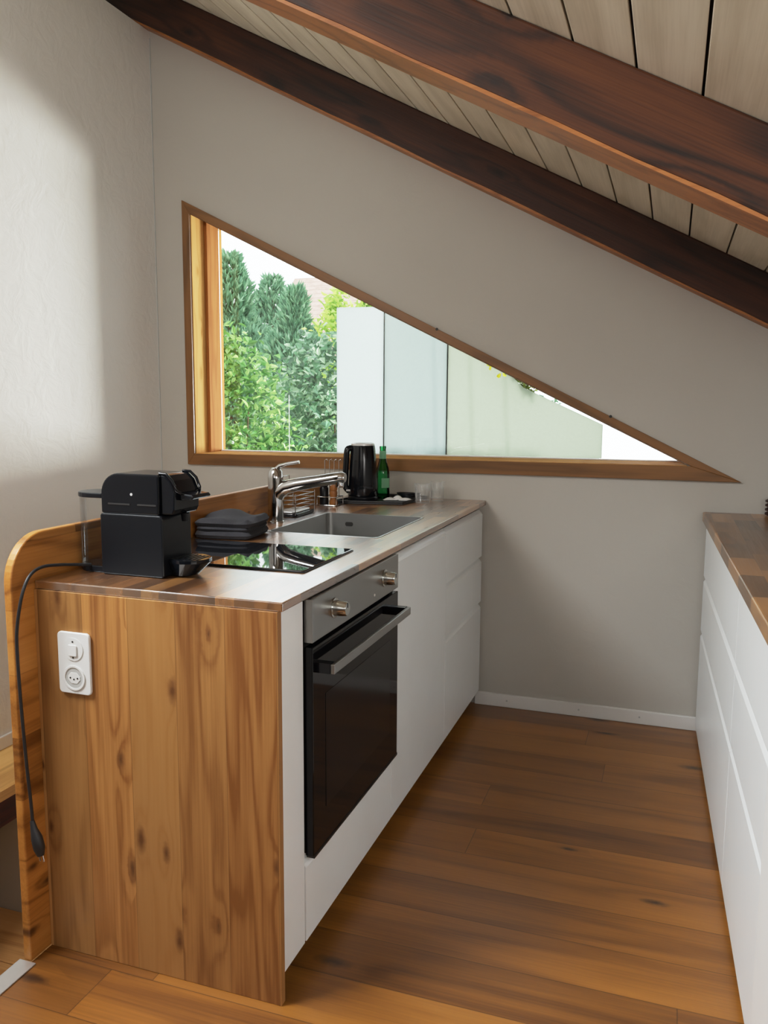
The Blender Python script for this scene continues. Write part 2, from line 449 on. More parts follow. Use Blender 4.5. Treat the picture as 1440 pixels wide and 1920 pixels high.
S = lambda o: tag(o, kind='structure')
S(MB().box(XB, 1.62, -6.5, 0, -.12, 0).build('floor', M['floor']))
HOLE = [(-1.38, 1.045), (.80, 1.05), (-1.38, 2.13)]
S(MB().holed([(LWX-.25, -1.3), (1.72, -1.3), (1.72, roof(1.72)), (LWX-.25, roof(LWX-.25))], [HOLE], 'y', 0, .26).build('wall_back', M['plaster']))
S(MB().box(LWX-.2, LWX, -6.5, 0, -1.3, 2.93).build('wall_left', M['plaster_rough']))
S(MB().box(1.62, 1.74, -6.5, 0, -.12, roof(1.62)).build('wall_right', M['plaster']))
S(MB().box(-3.2, 1.74, -6.65, -6.5, -1.3, 4.2).build('wall_rear', M['plaster']))
S(MB().box(-3.2, -3.05, -6.5, .26, 2.7, 4.2).build('wall_upper_left', M['plaster']))
S(MB().box(-3.05, LWX-.2, -6.5, .26, 2.8, 2.93).build('wall_left_ledge', M['plaster']))
# ceiling boards: one per seam spacing with a groove between them, plus dark backing
mb = MB(); off = .367-.0016
k0 = int((-3.05-off)/.1302)-1
for k in range(k0, 12):
    a, b = off + k*.1302 + .0028, off + (k+1)*.1302 - .0028
    if b > 1.74: b = 1.74
    if a < -3.2 or a >= b: continue
    mb.prism([(a, roof(a)), (b, roof(b)), (b, roof(b)+.018), (a, roof(a)+.018)], 'y', -6.6, .45)
ceil = S(mb.build('ceiling', M['ceil'], bevel=.0015, seg=1))
mb = MB(); mb.prism([(-3.2, roof(-3.2)+.0185), (1.76, roof(1.76)+.0185), (1.76, roof(1.76)+.2), (-3.2, roof(-3.2)+.2)], 'y', -6.65, .5)
S(mb.build('ceiling_backing', M['gap']))

# roof beams
def rafter(name, y0, y1, x0, x1, mat, label):
    e = empty(name, ((x0+x1)/2, (y0+y1)/2, under((x0+x1)/2)), label, 'beam')
    mb = MB(); n = 26
    rnd = random.Random(int(abs(y0)*100)+3)
    # slightly uneven lower edge
    A = []; top = []
    for i in range(n+1):
        x = x0+(x1-x0)*i/n
        A.append((x, under(x)+.006+rnd.uniform(-.003, .003)))
    pts = A + [(x1, roof(x1)-.0005), (x0, roof(x0)-.0005)]
    mb.prism(pts, 'y', y0, y1)
    mb.build('timber', mat, e, bevel=.006, seg=2)
    mb = MB()
    pts = [(x0, under(x0)-.002), (x1, under(x1)-.002)] + [(x, z+.001) for x, z in A[::-1]]
    mb.prism(pts, 'y', y0+.004, y1-.001)
    tag(mb.build('underside', M['beam_edge'], e), 'lighter underside')  # underside in a lighter brown than the timber
    return e
rafter('roof_beam', -.08, -.0005, -2.6, 1.6, M['beam_dark'], 'dark roof beam running down against the white gable wall')
rafter('roof_beam', -1.53, -1.39, -2.6, 1.6, M['beam'], 'reddish brown roof beam with large knots, nearest the viewer')

# baseboards
S(MB().box(-.02, .93, -.014, 0, 0, .056).build('baseboard_back', M['white_trim'], bevel=.003))
mb = MB()
for x in (.12, .42, .66):
    mb.lathe([(.004, 0), (.004, .0012)], (x, -.0156, .03), 8, 'y')
S(mb.build('trim_1', M['socket_recess']))
# grey strip painting the corner shadow between back and left wall
S(MB().box(LWX-.0005, LWX+.004, -.004, 0, -.6, 2.9).build('corner_shade', M['socket_recess']))

# stairwell at the left
S(MB().box(LWX, -1.31, -6.5, 0, -.035, .0).build('floor_landing', M['landing']))
S(MB().box(LWX, LWX+.012, -6.5, 0, .0005, .05).build('baseboard_left', M['white_trim'], bevel=.003))
e = MB().box(-1.36, -1.315, -6.5, 0, -.125, -.036).build('landing_beam', M['redbeam'])
tag(e, 'red-brown wooden beam under the edge of the pale landing', 'beam')
S(MB().box(LWX, XB-.02, -1.126, -1.03, -.7, -.126).build('wall_stairwell', M['plaster']))
S(MB().box(LWX, XB-.02, -1.364, -1.127, -.7, -.60).build('floor_lower', M['lowfloor'], bevel=.002))
S(MB().box(LWX, XB-.02, -6.5, -1.368, -.7, -.601).build('floor_lower_front', M['lowfloor'], bevel=.002))
S(MB().box(XB-.02, XB-.0005, -6.5, 0, -1.3, -.0405).build('wall_under_floor', M['plaster']))
S(MB().prism([(XB-.03, -.04), (XB-.001, -.04), (XB-.001, 0.0005), (XB+.016, .0005), (XB+.016, .004), (XB-.03, .004)], 'y', -4.2, -1.993).build('trim_3', M['metaltrim'], bevel=.001))

# ------------------------------------------------------------------ triangular window
win = empty('window_1', (-.3, .12, 1.0)); tag(win, kind='structure')
OUT = [(-1.416, .994), (.986, .994), (-1.416, 2.190)]
INN = HOLE
mb = MB()   # casing: sill rail, left stile, sloping rail with mitres
mb.prism([OUT[0], OUT[1], (.805, 1.05), (-1.379, 1.045)], 'y', -.014, 0)
mb.build('casing', M['casing'], win, bevel=.0015)
MB().prism([OUT[1], OUT[2], (-1.379, 2.130), (.805, 1.05)], 'y', -.0142, 0).build('casing_rail', M['casing_t'], win, bevel=.0015)
MB().prism([OUT[2], OUT[0], (-1.379, 1.045), (-1.379, 2.130)], 'y', -.0141, 0).build('casing_stile', M['casing_v'], win, bevel=.0015)
mb = MB()
for x, z in ((-.21, 1.588), (.50, 1.236)):
    mb.lathe([(.006, 0), (.006, .001)], (x, -.015, z), 10, 'y')
mb.build('screw_hole', M['dark'], win)
def hyp(x): return 2.13 - (x+1.38)*(2.13-1.05)/2.18
MB().box(-1.3805, -1.376, -.0005, .105, 1.046, 2.126).build('jamb', M['pine_light'], win)
MB().box(-1.3805, -1.362, .106, .245, 1.046, 2.118).build('frame_stile', M['pine_warm'], win, bevel=.002)
MB().prism([(-1.375, 1.043), (.79, 1.048), (.79, 1.0515), (-1.375, 1.0465)], 'y', -.012, .245).build('sill', M['pine_light'], win)
mb = MB().prism([(-1.375, hyp(-1.375)), (.78, hyp(.78)+.0), (.78, hyp(.78)-.003), (-1.375, hyp(-1.375)-.003)], 'y', 0, .245)
mb.build('head_lining', M['casing'], win)
mb = MB().prism([(-1.361, 1.047), (.795, 1.052), (-1.361, 2.118)], 'y', .212, .218)
mb.build('pane', M['pane'], win)
# slim sash rails round the pane
mb = MB().prism([(-1.36, 1.047), (.79, 1.0518), (.76, 1.056), (-1.36, 1.052)], 'y', .2, .235)
mb.build('sash_rail', M['white_trim'], win)

# ------------------------------------------------------------------ privacy screens outside
YS = .6
def screen(name, poly, mat, label):
    e = empty(name, (sum(p[0] for p in poly)/len(poly), YS, min(p[1] for p in poly)), label, 'screen')
    MB().prism(poly, 'y', YS-.004, YS+.004).build('glass_sheet', mat, e)
    x0 = min(p[0] for p in poly); x1 = max(p[0] for p in poly)
    MB().box(x0+.01, x1-.01, YS-.012, YS+.012, .93, min(p[1] for p in poly)+.004).build('bottom_channel', M['metaltrim'], e)
    return e
def topz(x): return 1.784 - (x+.36)*1.02   # top of the sloped sheets
screen('privacy_screen', [(-.909, 1.016), (-.656, 1.018), (-.656, 1.762), (-.909, 1.765)], M['frost_a'], 'leftmost frosted glass privacy sheet outside, brightest with a level top')
screen('privacy_screen', [(-.650, 1.018), (-.328, 1.022), (-.328, 1.745), (-.650, 1.80)], M['frost_b'], 'middle frosted glass privacy sheet, pale blue-green between two dark joints')
screen('privacy_screen', [(-.320, 1.022), (.425, 1.034), (.425, 1.19), (.05, 1.362), (-.320, 1.712)], M['frost_c'], 'widest frosted glass privacy sheet, pale green with a long sloping top')
mb = MB()
S(MB().box(-1.05, 1.75, .50, 1.0, -2.5, .9285).build('terrace_parapet', M['dark']))
# thin posts at the joints
for x, z in ((-.653, 1.79), (-.324, 1.74)):
    e = MB().box(x-.0032, x+.0032, YS-.003, YS+.006, .93, z).build('screen_post', M['dark'])
    tag(e, 'thin dark joint post between the %s frosted sheets outside' % ('left and middle' if x < -.5 else 'middle and wide right'), 'post')

# ------------------------------------------------------------------ planting
def leaves(mb, pts, size, rnd, up=.5, narrow=.45):
    bm = mb.bm
    for p in pts:
        s = size*rnd.uniform(.6, 1.3)
        d = Vector((rnd.gauss(0, 1), rnd.gauss(0, 1), rnd.gauss(0, .7)+up))
        if d.length < 1e-3: continue
        d.normalize()
        n = Vector((rnd.gauss(0, .6), rnd.gauss(-.4, .6), rnd.gauss(.8, .5)))
        s_ = d.cross(n)
        if s_.length < 1e-3: continue
        s_.normalize(); nn = s_.cross(d)
        p = Vector(p); w = s*narrow
        a = bm.verts.new(p); b = bm.verts.new(p+d*s)
        l = bm.verts.new(p+d*s*.35-s_*w+nn*s*.12); r = bm.verts.new(p+d*s*.35+s_*w+nn*s*.12)
        l2 = bm.verts.new(p+d*s*.72-s_*w*.62+nn*s*.05); r2 = bm.verts.new(p+d*s*.72+s_*w*.62+nn*s*.05)
        b.co = b.co-nn*s*.16
        bm.faces.new((a, r, r2, b)); bm.faces.new((a, b, l2, l))

def shrub(name, c, rad, n, size, mat, label, seed, cat='shrub', narrow=.30, shell=.55, group=None, up=.4):
    rnd = random.Random(seed)
    base = (c[0], c[1], -2.5)
    e = empty(name, base, label, cat, group)
    mb = MB(); pts = []
    # leaves gather in clumps
    clumps = []
    for i in range(max(10, n//45)):
        while True:
            d = Vector((rnd.uniform(-1, 1), rnd.uniform(-1, 1), rnd.uniform(-1, 1)))
            if shell < d.length < 1: break
        clumps.append(d)
    for i in range(n):
        d = rnd.choice(clumps) + Vector((rnd.gauss(0, .13), rnd.gauss(0, .13), rnd.gauss(0, .10)))
        pts.append((c[0]+d.x*rad[0], c[1]+d.y*rad[1], c[2]+d.z*rad[2]))
    leaves(mb, pts, size, rnd, up=up, narrow=narrow)
    mb.build('foliage', mat, e)
    mb = MB()
    for i in range(5):
        a = rnd.uniform(0, 6.28); q = Vector((c[0]+cos(a)*rad[0]*.5, c[1]+sin(a)*rad[1]*.5, c[2]+rad[2]*rnd.uniform(-.2, .6)))
        b = Vector(base) + Vector((cos(a)*.05, sin(a)*.05, 0))
        mb.tube([b, b.lerp(q, .5)+Vector((rnd.uniform(-.05, .05), 0, .1)), q], [.03, .02, .006], 6)
    mb.build('stem', M['bark'], e)
    return e

def conifer(name, x, y, ztop, rad, n, label, seed):
    rnd = random.Random(seed); e = empty(name, (x, y, -2.5), label, 'tree')
    mb = MB(); bm = mb.bm; hgt = ztop+2.5
    # many ascending sprays
    for i in range(n):
        f = rnd.random()**.75
        z = ztop - f*hgt*.72
        rr = rad*(.10+.9*min(1, f*2.1))*rnd.uniform(.6, 1.05)*(1+.16*sin(f*19+seed)+.14*sin(f*41+seed*2))
        a = rnd.uniform(0, 2*pi); p = Vector((x+cos(a)*rr, y+sin(a)*rr, z))
        d = Vector((cos(a)*.5, sin(a)*.5, rnd.uniform(.5, 1.4))).normalized()
        s = rnd.uniform(.07, .17)
        for j in range(3):
            dd = (d+Vector((rnd.gauss(0, .35), rnd.gauss(0, .35), rnd.gauss(0, .25)))).normalized()
            sd = dd.cross(Vector((rnd.gauss(0, 1), rnd.gauss(0, 1), rnd.gauss(0, 1)))).normalized()*s*.13
            a1 = bm.verts.new(p-sd); b1 = bm.verts.new(p+sd); t1 = bm.verts.new(p+dd*s+sd*.2); m1 = bm.verts.new(p+dd*s*.5-sd*1.4)
            bm.faces.new((a1, b1, t1, m1))
    mb.build('foliage', M['needle'], e)
    MB().tube([(x, y, -2.5), (x, y, ztop-.2)], [.14, .02], 8).build('trunk', M['bark'], e)
    return e

S(MB().box(-30, 14, 1.2, 40, -2.6, -2.5).build('garden_ground', M['grass']))
conifer('conifer', -6.05, 8.6, 3.64, .92, 8000, 'tall dark conifer at the left end of the garden view', 1)
conifer('conifer', -6.80, 11.6, 3.74, 1.12, 8000, 'middle conifer with its top between the other two, farthest away', 2)
conifer('conifer', -4.16, 7.0, 2.80, .70, 8000, 'rightmost dark conifer in front of the pinkish tiled roof', 3)
shrub('leafy_shrub', (-2.56, 2.3, .98), (.52, .45, .86), 5200, .066, M['leaf_a'], 'bushy green broad-leaved shrub at the left, next to the window jamb', 11)
shrub('leafy_shrub', (-2.12, 3.4, .93), (.56, .5, .90), 5200, .07, M['leaf_b'], 'cool green broad-leaved shrub just left of the frosted screens', 12)
shrub('leafy_shrub', (-3.1, 4.6, .80), (.55, .45, .80), 2600, .08, M['leaf_a'], 'lower green shrub in the gap between the two larger shrubs', 13)
shrub('young_tree', (-2.78, 5.7, 2.05), (.42, .35, .70), 1900, .085, M['leaf_c'], 'bright yellow-green young tree above the first frosted screen', 14, 'tree')
shrub('leafy_shrub', (-1.0, 4.9, .75), (.9, .4, .62), 1500, .09, M['leaf_b'], 'dim green shrub standing behind the frosted screens', 15)
tag(MB().tube([(-1.745, 1.75, -2.5), (-1.735, 1.75, 1.34)], .0028, 6).build('garden_stake', M['stake']), 'thin pale garden stake standing among the shrub leaves', 'stake')
# climbing leaves along the verge above the screens
rnd = random.Random(5); mb = MB(); pts = []
for i in range(800):
    x = rnd.uniform(-.42, .09); pts.append((x, .68+rnd.uniform(-.03, .03), topz(x)+rnd.uniform(-.03, .07)-.015))
leaves(mb, pts, .022, rnd)
for x in (-.40, -.22, -.05): mb.tube([(x+.03, .69, .9287), (x, .685, topz(x)-.02)], .002, 6)
tag(mb.build('climbing_vine', M['leaf_y']), 'dark thin climbing foliage along the sloping screen tops', 'vine', kind='stuff')
for i, (x, z, l) in enumerate(((-.096, 1.452, 'yellow leaf on the sloping vine, the upper of two'), (-.046, 1.408, 'yellow-green leaf on the sloping vine, the lower of two'))):
    mb = MB(); leaves(mb, [(x-.02, .583, z-.002), (x-.012, .585, z+.004), (x, .583, z+.008)], .034, random.Random(i+40), narrow=.5)
    tag(mb.build('yellow_leaf', M['leaf_yellow']), l, 'leaf')
# low planting visible under the screens
rnd = random.Random(8); mb = MB(); pts = []
for i in range(500):
    pts.append((rnd.uniform(-.9, .1), .8+rnd.uniform(-.06, .06), .99+rnd.uniform(-.05, .035)))
leaves(mb, pts, .03, rnd, up=.8)
tag(mb.build('low_planting', M['leaf_a']), 'strip of low green plants under the frosted screens', 'plants', kind='stuff')
# neighbour house
hs = empty('house', (-7, 15, -2.5), 'neighbouring house with a pinkish tiled roof behind the conifers', 'house')
MB().box(-8.0, -4.4, 13.9, 17.6, -2.5, 2.35).build('wall', M['render_wall'], hs)
MB().prism([(13.4, 2.2), (15.7, 4.22), (18.1, 2.2), (18.1, 2.32), (15.7, 4.36), (13.4, 2.32)], 'x', -8.25, -4.1).build('roof', M['tiles'], hs)

# ------------------------------------------------------------------ left kitchen run
YE = -1.925      # outer face of the pine end panel
tag(MB().box(XB, 0.0, YE, YE+.018, .0005, H-TT-.0005).build('end_panel', M['pine_panel'], bevel=.0012), 'knotty pine end panel with vertical boards and a white socket', 'panel')
# rounded upstand board (y, z profile)
prof = [(-.31, 0.0005), (-.31, .990)] + arc(-1.99+.105, .885, .105, 90, 180, 12) + [(-1.99, .0005)]
tag(MB().prism(prof, 'x', XB-.022, XB).build('upstand_board', M['pine_board'], bevel=.004, seg=3), 'tall pine board with a rounded top corner along the back of the worktop', 'board')
# worktop with the sink opening
SX0, SX1, SY0, SY1 = -.455, -.080, -1.095, -.60
mb = MB().holed([(XB+.001, YE+.003), (.0098, YE+.003), (.0098, -.001), (XB+.001, -.001)], [rrect(SX0, SX1, SY0, SY1, .012)], 'z', H-TT, H)
tag(mb.build('worktop', M['worktop'], bevel=.0025), 'oiled oak stave worktop holding the hob and sink', 'worktop')
tag(MB().box(-.56, -.055, -1.895, -.002, .0005, .060).build('plinth', M['dark']), 'dark recessed plinth under the left cabinets', 'plinth')

def carcass(e, y0, y1, z0, z1, x0, x1, Mx=None, top=False):
    mb = MB(Mx)
    t = .016
    mb.box(x0, x1, y0+.001, y0+t, z0, z1); mb.box(x0, x1, y1-t, y1-.001, z0, z1)
    mb.box(x0, x1, y0+t, y1-t, z0, z0+t)
    a, b = (x0, x0+.006) if x0 < 0 else (x1-.006, x1)
    mb.box(a, b, y0+t, y1-t, z0+t, z1)
    return mb.build('carcass', M['white_in'], e)

def front(name, e, y0, y1, z0, z1, s=1, xf=0.0, Mx=None, grip=True, lab=None):
    """slab front facing +x (s=1) or -x (s=-1) with a slanted finger grip along its top"""
    th = .020
    if grip:
        p = [(xf-s*th, z0), (xf, z0), (xf, z1-.020), (xf-s*.005, z1-.012), (xf-s*.0165, z1), (xf-s*th, z1)]
    else:
        p = [(xf-s*th, z0), (xf, z0), (xf, z1), (xf-s*th, z1)]
    o = MB(Mx).prism([(a, b) for a, b in p], 'y', y0+.0015, y1-.0015).build(name, M['white'], e, bevel=.0012)
    if lab: o['label'] = lab
    return o

g = 0.0
TOPZ = H-TT-.0015
# oven cabinet
oc = empty('oven_cabinet', (-.28, -1.5, .0655), 'white oven base cabinet with one shallow drawer under the oven', 'cabinet')
carcass(oc, -1.798, -1.198, .066, TOPZ-.001, -.575, -.022)
MB().box(-.56, -.024, -1.78, -1.216, .262, .2665).build('shelf', M['white_in'], oc)
MB().box(-.03, -.001, -1.906, -1.802, .066, TOPZ).build('filler_strip', M['white'], oc, bevel=.001)
front('drawer_front', oc, -1.798, -1.198, .0665, .2635)
# sink cabinet
sk = empty('sink_cabinet', (-.28, -.9, .0655), 'white sink base cabinet with one plain tall door beside the oven', 'cabinet')
carcass(sk, -1.198, -.598, .066, .62, -.575, -.022)
front('door', sk, -1.198, -.598, .0665, .846)
MB().box(-.035, -.022, -1.19, -.606, .80, TOPZ-.001).build('front_rail', M['socket_recess'], sk)  # rail coloured grey to paint the shade of the recess above the door
# drawer cabinet
dc = empty('drawer_cabinet', (-.28, -.3, .0655), 'white three-drawer base cabinet between the sink door and back wall', 'cabinet')
carcass(dc, -.598, -.016, .066, TOPZ-.001, -.575, -.022)
for a, b in ((.0665, .449), (.455, .643), (.649, .846)):
    front('drawer_front', dc, -.598, -.018, a, b)

# oven
ov = empty('oven', (-.27, -1.498, .267), 'built-in black glass oven with steel control panel and bar handle', 'oven')
OY0, OY1 = -1.794, -1.202
MB().box(-.50, -.004, OY0+.016, OY1-.016, .268, .855).build('body', M['gap'], ov)
PZ = .764
MB().box(-.003, .018, OY0, OY1, PZ, .861).build('control_panel', M['steel'], ov, bevel=.0015)
for y in (-1.672, -1.322):
    k = MB().lathe([(.0235, 0), (.0235, .003), (.0185, .004), (.0185, .010), (.0165, .030), (.0150, .033), (.0, .033)], (.018, y, .815), 28, 'x').build('knob', M['knob'], ov, smooth=30)
    MB().box(.0512, .0518, y-.0012, y+.0012, .818, .829).build('pointer_mark', M['dark'], k)
MB().lathe([(.0035, 0), (.0035, .0015)], (.018, -1.40, .785), 10, 'x').build('indicator_lamp', M['socket'], ov)
dr = MB().box(-.002, .018, OY0, OY1, .272, PZ-.010).build('door', M['blackglass'], ov, bevel=.002)
MB().box(.0182, .0188, OY0+.07, OY1-.07, .36, .63).build('window', M['blackgloss'], dr)
MB().box(.0, .0195, OY0+.001, OY1-.001, .2685, .2745).build('lower_trim', M['hobedge'], dr)
hd = MB().box(.052, .062, OY0+.018, OY1-.018, .694, .716).build('handle', M['steel'], ov, bevel=.002)
MB().box(.0185, .0515, OY0+.0185, OY0+.040, .6935, .7165).build('handle_bracket', M['blackgloss'], hd)
MB().box(.0185, .0515, OY1-.040, OY1-.0185, .6935, .7165).build('handle_bracket', M['blackgloss'], hd)

# hob
hb = empty('hob', (-.33, -1.48, H+.0005), 'narrow black glass hob reflecting the garden, beside the coffee machine', 'hob')
MB().prism(rrect(-.585, -.071, -1.642, -1.318, .006), 'z', H+.0005, H+.003).build('bevel_frame', M['hobedge'], hb)
MB().prism(rrect(-.582, -.074, -1.639, -1.321, .006), 'z', H+.0031, H+.0060).build('glass_top', M['hob'], hb, bevel=.0012)

# sink
sn = empty('sink', (-.27, -.85, H-.17), 'rectangular steel sink let into the oak worktop', 'sink')
a0, a1, b0, b1 = SX0+.002, SX1-.002, SY0+.002, SY1-.002
mb = MB(); D = .17
o_ = rrect(a0, a1, b0, b1, .012); i_ = rrect(a0+.006, a1-.006, b0+.006, b1-.006, .02)
def ring(pts, z): return [mb.v((x, y, z)) for x, y in pts]
Ra = ring(o_, H+.0008); Rb = ring(i_, H+.0008); Rc = ring(rrect(a0+.008, a1-.008, b0+.008, b1-.008, .02), H-D+.012)
Rd = ring(rrect(a0+.02, a1-.02, b0+.02, b1-.02, .02), H-D)
Ro = ring(o_, H-.01); Rx = ring(rrect(a0+.004, a1-.004, b0+.004, b1-.004, .02), H-D-.002)
n = len(o_)
for A, B in ((Ra, Rb), (Rb, Rc), (Rc, Rd), (Ra, Ro), (Ro, Rx)):
    for i in range(n): mb.bm.faces.new([A[i], A[(i+1)%n], B[(i+1)%n], B[i]])
mb.bm.faces.new(Rd); mb.bm.faces.new(Rx)
mb.build('basin', M['steel_sink'], sn, smooth=35)
MB().lathe([(.045, 0), (.045, .002), (.036, .003), (.03, .001), (.0, .001)], (-.27, -.85, H-D), 24).build('drain', M['chrome'], sn, smooth=30)
MB().prism(rrect(-.38, -.35, H-.045, H-.03, .006), 'y', -.6105, -.6095).build('overflow', M['dark'], sn)

# tap
tp = empty('tap', (-.512, -.905, H), 'tall chrome single-lever kitchen tap behind the sink', 'tap')
ty = -.905
MB().lathe([(.029, 0), (.029, .006), (.0265, .008), (.0255, .10), (.0255, .150), (.023, .172), (.014, .183), (.0, .185)], (-.512, ty, H), 28).build('body', M['chrome'], tp, smooth=40)
MB().tube([(-.512, ty, .955), (-.500, ty, .985), (-.475, ty, 1.003), (-.43, ty, 1.014), (-.36, ty, 1.027), (-.300, ty, 1.038), (-.270, ty, 1.042), (-.262, ty, 1.042)],
          [.021, .024, .024, .0215, .019, .019, .0185, .014], 18).build('spout', M['chrome'], tp, smooth=50)
MB().lathe([(.0125, 0), (.0145, .006), (.0145, .026)], (-.281, ty, 1.010), 20).build('nozzle', M['chrome'], tp, smooth=40)
MB().tube([(-.512, ty, 1.058), (-.497, ty, 1.072), (-.47, ty, 1.080), (-.425, ty, 1.088)], [.010, .0075, .0055, .0055], 12).build('lever', M['chrome'], tp, smooth=50)

# socket plate on the end panel
so = empty('wall_socket', (-.4965, YE, .635), 'white double plate with a switch above a round mains socket', 'socket')
yf = YE
MB().prism(rrect(-.5395, -.4540, .6345, .775, .010), 'y', yf-.008, yf-.0005).build('plate', M['socket'], so, bevel=.0025, seg=3)
MB().lathe([(.026, 0), (.026, -.0012), (.0, -.0012)], (-.4965, yf-.0083, .737), 28, 'y').build('switch_ring', M['socket'], so, smooth=30)
MB().prism(rrect(-.5085, -.4855, .722, .7475, .003), 'y', yf-.0125, yf-.0097).build('switch_button', M['socket'], so, bevel=.001)
for z in (.7545, .7185):
    MB().lathe([(.0021, 0), (.0021, -.0008)], (-.4965, yf-.0097, z), 10, 'y').build('screw', M['gap'], so)
mb = MB()
ro, ri = [], []
for k in range(28):
    a = 2*pi*k/28
    ro.append((-.4965+.029*cos(a), .672+.029*sin(a))); ri.append((-.4965+.0235*cos(a), .672+.0235*sin(a)))
MB().holed(ro, [ri], 'y', yf-.0105, yf-.0083).build('socket_rim', M['socket'], so, bevel=.0008)
MB().lathe([(.0234, 0), (.0234, -.0006), (.0, -.0006)], (-.4965, yf-.0083, .672), 28, 'y').build('socket_recess', M['socket_recess'], so)
MB().prism([(-.5125, .668), (-.5125, .676), (-.504, .6845), (-.489, .6845), (-.4805, .676), (-.4805, .668), (-.489, .6595), (-.504, .6595)], 'y', yf-.0100, yf-.0091).build('socket_insert', M['socket'], so, bevel=.0006)
for dx, dz in ((-.0095, 0), (.0095, 0), (0, .003)):
    MB().lathe([(.0020, 0), (.0020, -.0006)], (-.4965+dx, yf-.0101, .672-dz), 10, 'y').build('contact_hole', M['gap'], so)

# ------------------------------------------------------------------ coffee machine
cm = empty('coffee_machine', (-.43, -1.75, H), 'small black capsule coffee machine with a clear water tank', 'coffee machine')
y0, y1 = -1.812, -1.694
zb_ = H+.0005
low = [(-.505, zb_), (-.345, zb_), (-.340, zb_+.006), (-.340, 1.020), (-.346, 1.026), (-.505, 1.026), (-.508, 1.02), (-.508, zb_+.006)]
MB().prism(low, 'y', y0, y1).build('lower_body', M['black'], cm, bevel=.004, seg=3)
up_ = [(-.504, 1.0265), (-.350, 1.0265), (-.348, 1.055), (-.348, 1.118)] + [(-.45, 1.119)] + arc(-.456, 1.071, .048, 95, 180, 9)
MB().prism(up_, 'y', y0+.001, y1-.001).build('upper_body', M['blackgloss'], cm, bevel=.004, seg=3)
hd_ = [(-.3478, 1.0275), (-.318, 1.0275), (-.312, 1.040), (-.310, 1.078), (-.322, 1.104), (-.335, 1.116), (-.3478, 1.119)]
MB().prism(hd_, 'y', y0+.008, y1-.008).build('brew_head', M['blackgloss'], cm, bevel=.004, seg=3)
MB().prism([(-.3105, 1.060), (-.276, 1.064), (-.270, 1.068), (-.276, 1.074), (-.310, 1.077)], 'y', y0+.022, y1-.022).build('lever_tip', M['blackgloss'], cm, bevel=.003, seg=2)
for yy, q in ((y0, 1), (y1, -1)):
    MB().tube([(-.352, yy+q*.012, 1.1205), (-.333, yy+q*.010, 1.1195), (-.318, yy+q*.009, 1.106), (-.308, yy+q*.010, 1.084), (-.303, yy+q*.02, 1.077)], .0035, 8).build('lever_arm', M['blackgloss'], cm, smooth=50)
MB().lathe([(.010, 0), (.008, -.018), (.0, -.018)], (-.318, -1.753, 1.0275), 16).build('coffee_spout', M['black'], cm, smooth=40)
# drip tray: rounded cup stand
tray = [(-.3395, y0+.02)] + [(-.315+.058*cos(a), -1.753+.050*sin(a)) for a in [(-80+160*i/12)*pi/180 for i in range(13)]] + [(-.3395, y1-.02)]
mb = MB(); A = [mb.v((x, y, .917)) for x, y in tray]; B = [mb.v((x, y, .925)) for x, y in tray]
Cc = [mb.v((-.33+(x+.33)*.55, -1.753+(y+1.753)*.7, .886)) for x, y in tray]
n = len(tray); mb.bm.faces.new(B); mb.bm.faces.new(Cc)
for P_, Q_ in ((A, B), (Cc, A)):
    for i in range(n): mb.bm.faces.new([P_[i], P_[(i+1)%n], Q_[(i+1)%n], Q_[i]])
mb.build('drip_tray', M['blackgloss'], cm, bevel=.001)
mb = MB()
for i in range(6): mb.box(-.333+i*.011, -.329+i*.011, -1.753-.040+i*.003, -1.753+.040-i*.003, .9252, .9262)
mb.build('tray_grid', M['black'], cm)
# tank
tk = []
for i in range(13):
    a = (90+180*i/12)*pi/180; tk.append((-.550+.047*cos(a), -1.753+.048*sin(a)))
tk = [(-.509, -1.705)] + tk + [(-.509, -1.801)]
MB().prism(tk, 'z', .899, 1.058).build('water_tank', M['tank'], cm, smooth=40)
MB().prism([(x*1.0+(x+.53)*.04, -1.753+(y+1.753)*1.05) for x, y in tk], 'z', 1.0585, 1.070).build('tank_lid', M['black'], cm, bevel=.002)
MB().prism(tk, 'z', zb_, .898).build('tank_base', M['black'], cm, bevel=.002)
MB().box(-.484, -.425, y0-.0004, y0+.0012, 1.047, 1.0505).build('vent_slot', M['gap'], cm)
MB().box(-.405, -.355, y0-.0004, y0+.0012, 1.047, 1.0505).build('vent_slot', M['gap'], cm)
MB().lathe([(.0032, 0), (.0032, -.0012), (.0, -.0012)], (-.420, y0+.0008, 1.072), 12, 'y').build('badge_dot', M['silverlid'], cm)
# cord, runs off the worktop and hangs in front of the board
path = [(-.548, -1.800, .900), (-.562, -1.835, .905), (-.572, -1.88, .912), (-.574, -1.93, .916), (-.570, -1.972, .905), (-.572, -1.995, .868), (-.582, -2.003, .80),
        (-.586, -2.003, .74), (-.583, -2.003, .62), (-.577, -2.002, .48), (-.573, -2.0, .40), (-.571, -2.0, .352)]
def cat(P, k=5):
    P = [Vector(p) for p in P]; o = []
    for i in range(len(P)-1):
        p0, p1, p2, p3 = P[max(i-1, 0)], P[i], P[i+1], P[min(i+2, len(P)-1)]
        for j in range(k):
            t = j/k
            o.append(.5*((2*p1)+(-p0+p2)*t+(2*p0-5*p1+4*p2-p3)*t*t+(-p0+3*p1-3*p2+p3)*t**3))
    return o+[P[-1]]
MB().tube(cat(path), .0036, 10).build('power_cord', M['blackmatte'], cm, smooth=60)
pl = MB().tube([(-.572, -2.0, .356), (-.568, -2.0, .336), (-.562, -2.0, .318), (-.556, -2.0, .295), (-.553, -2.0, .278)], [.005, .008, .0125, .013, .008], 12).build('plug', M['blackmatte'], cm, smooth=50)
mb = MB()
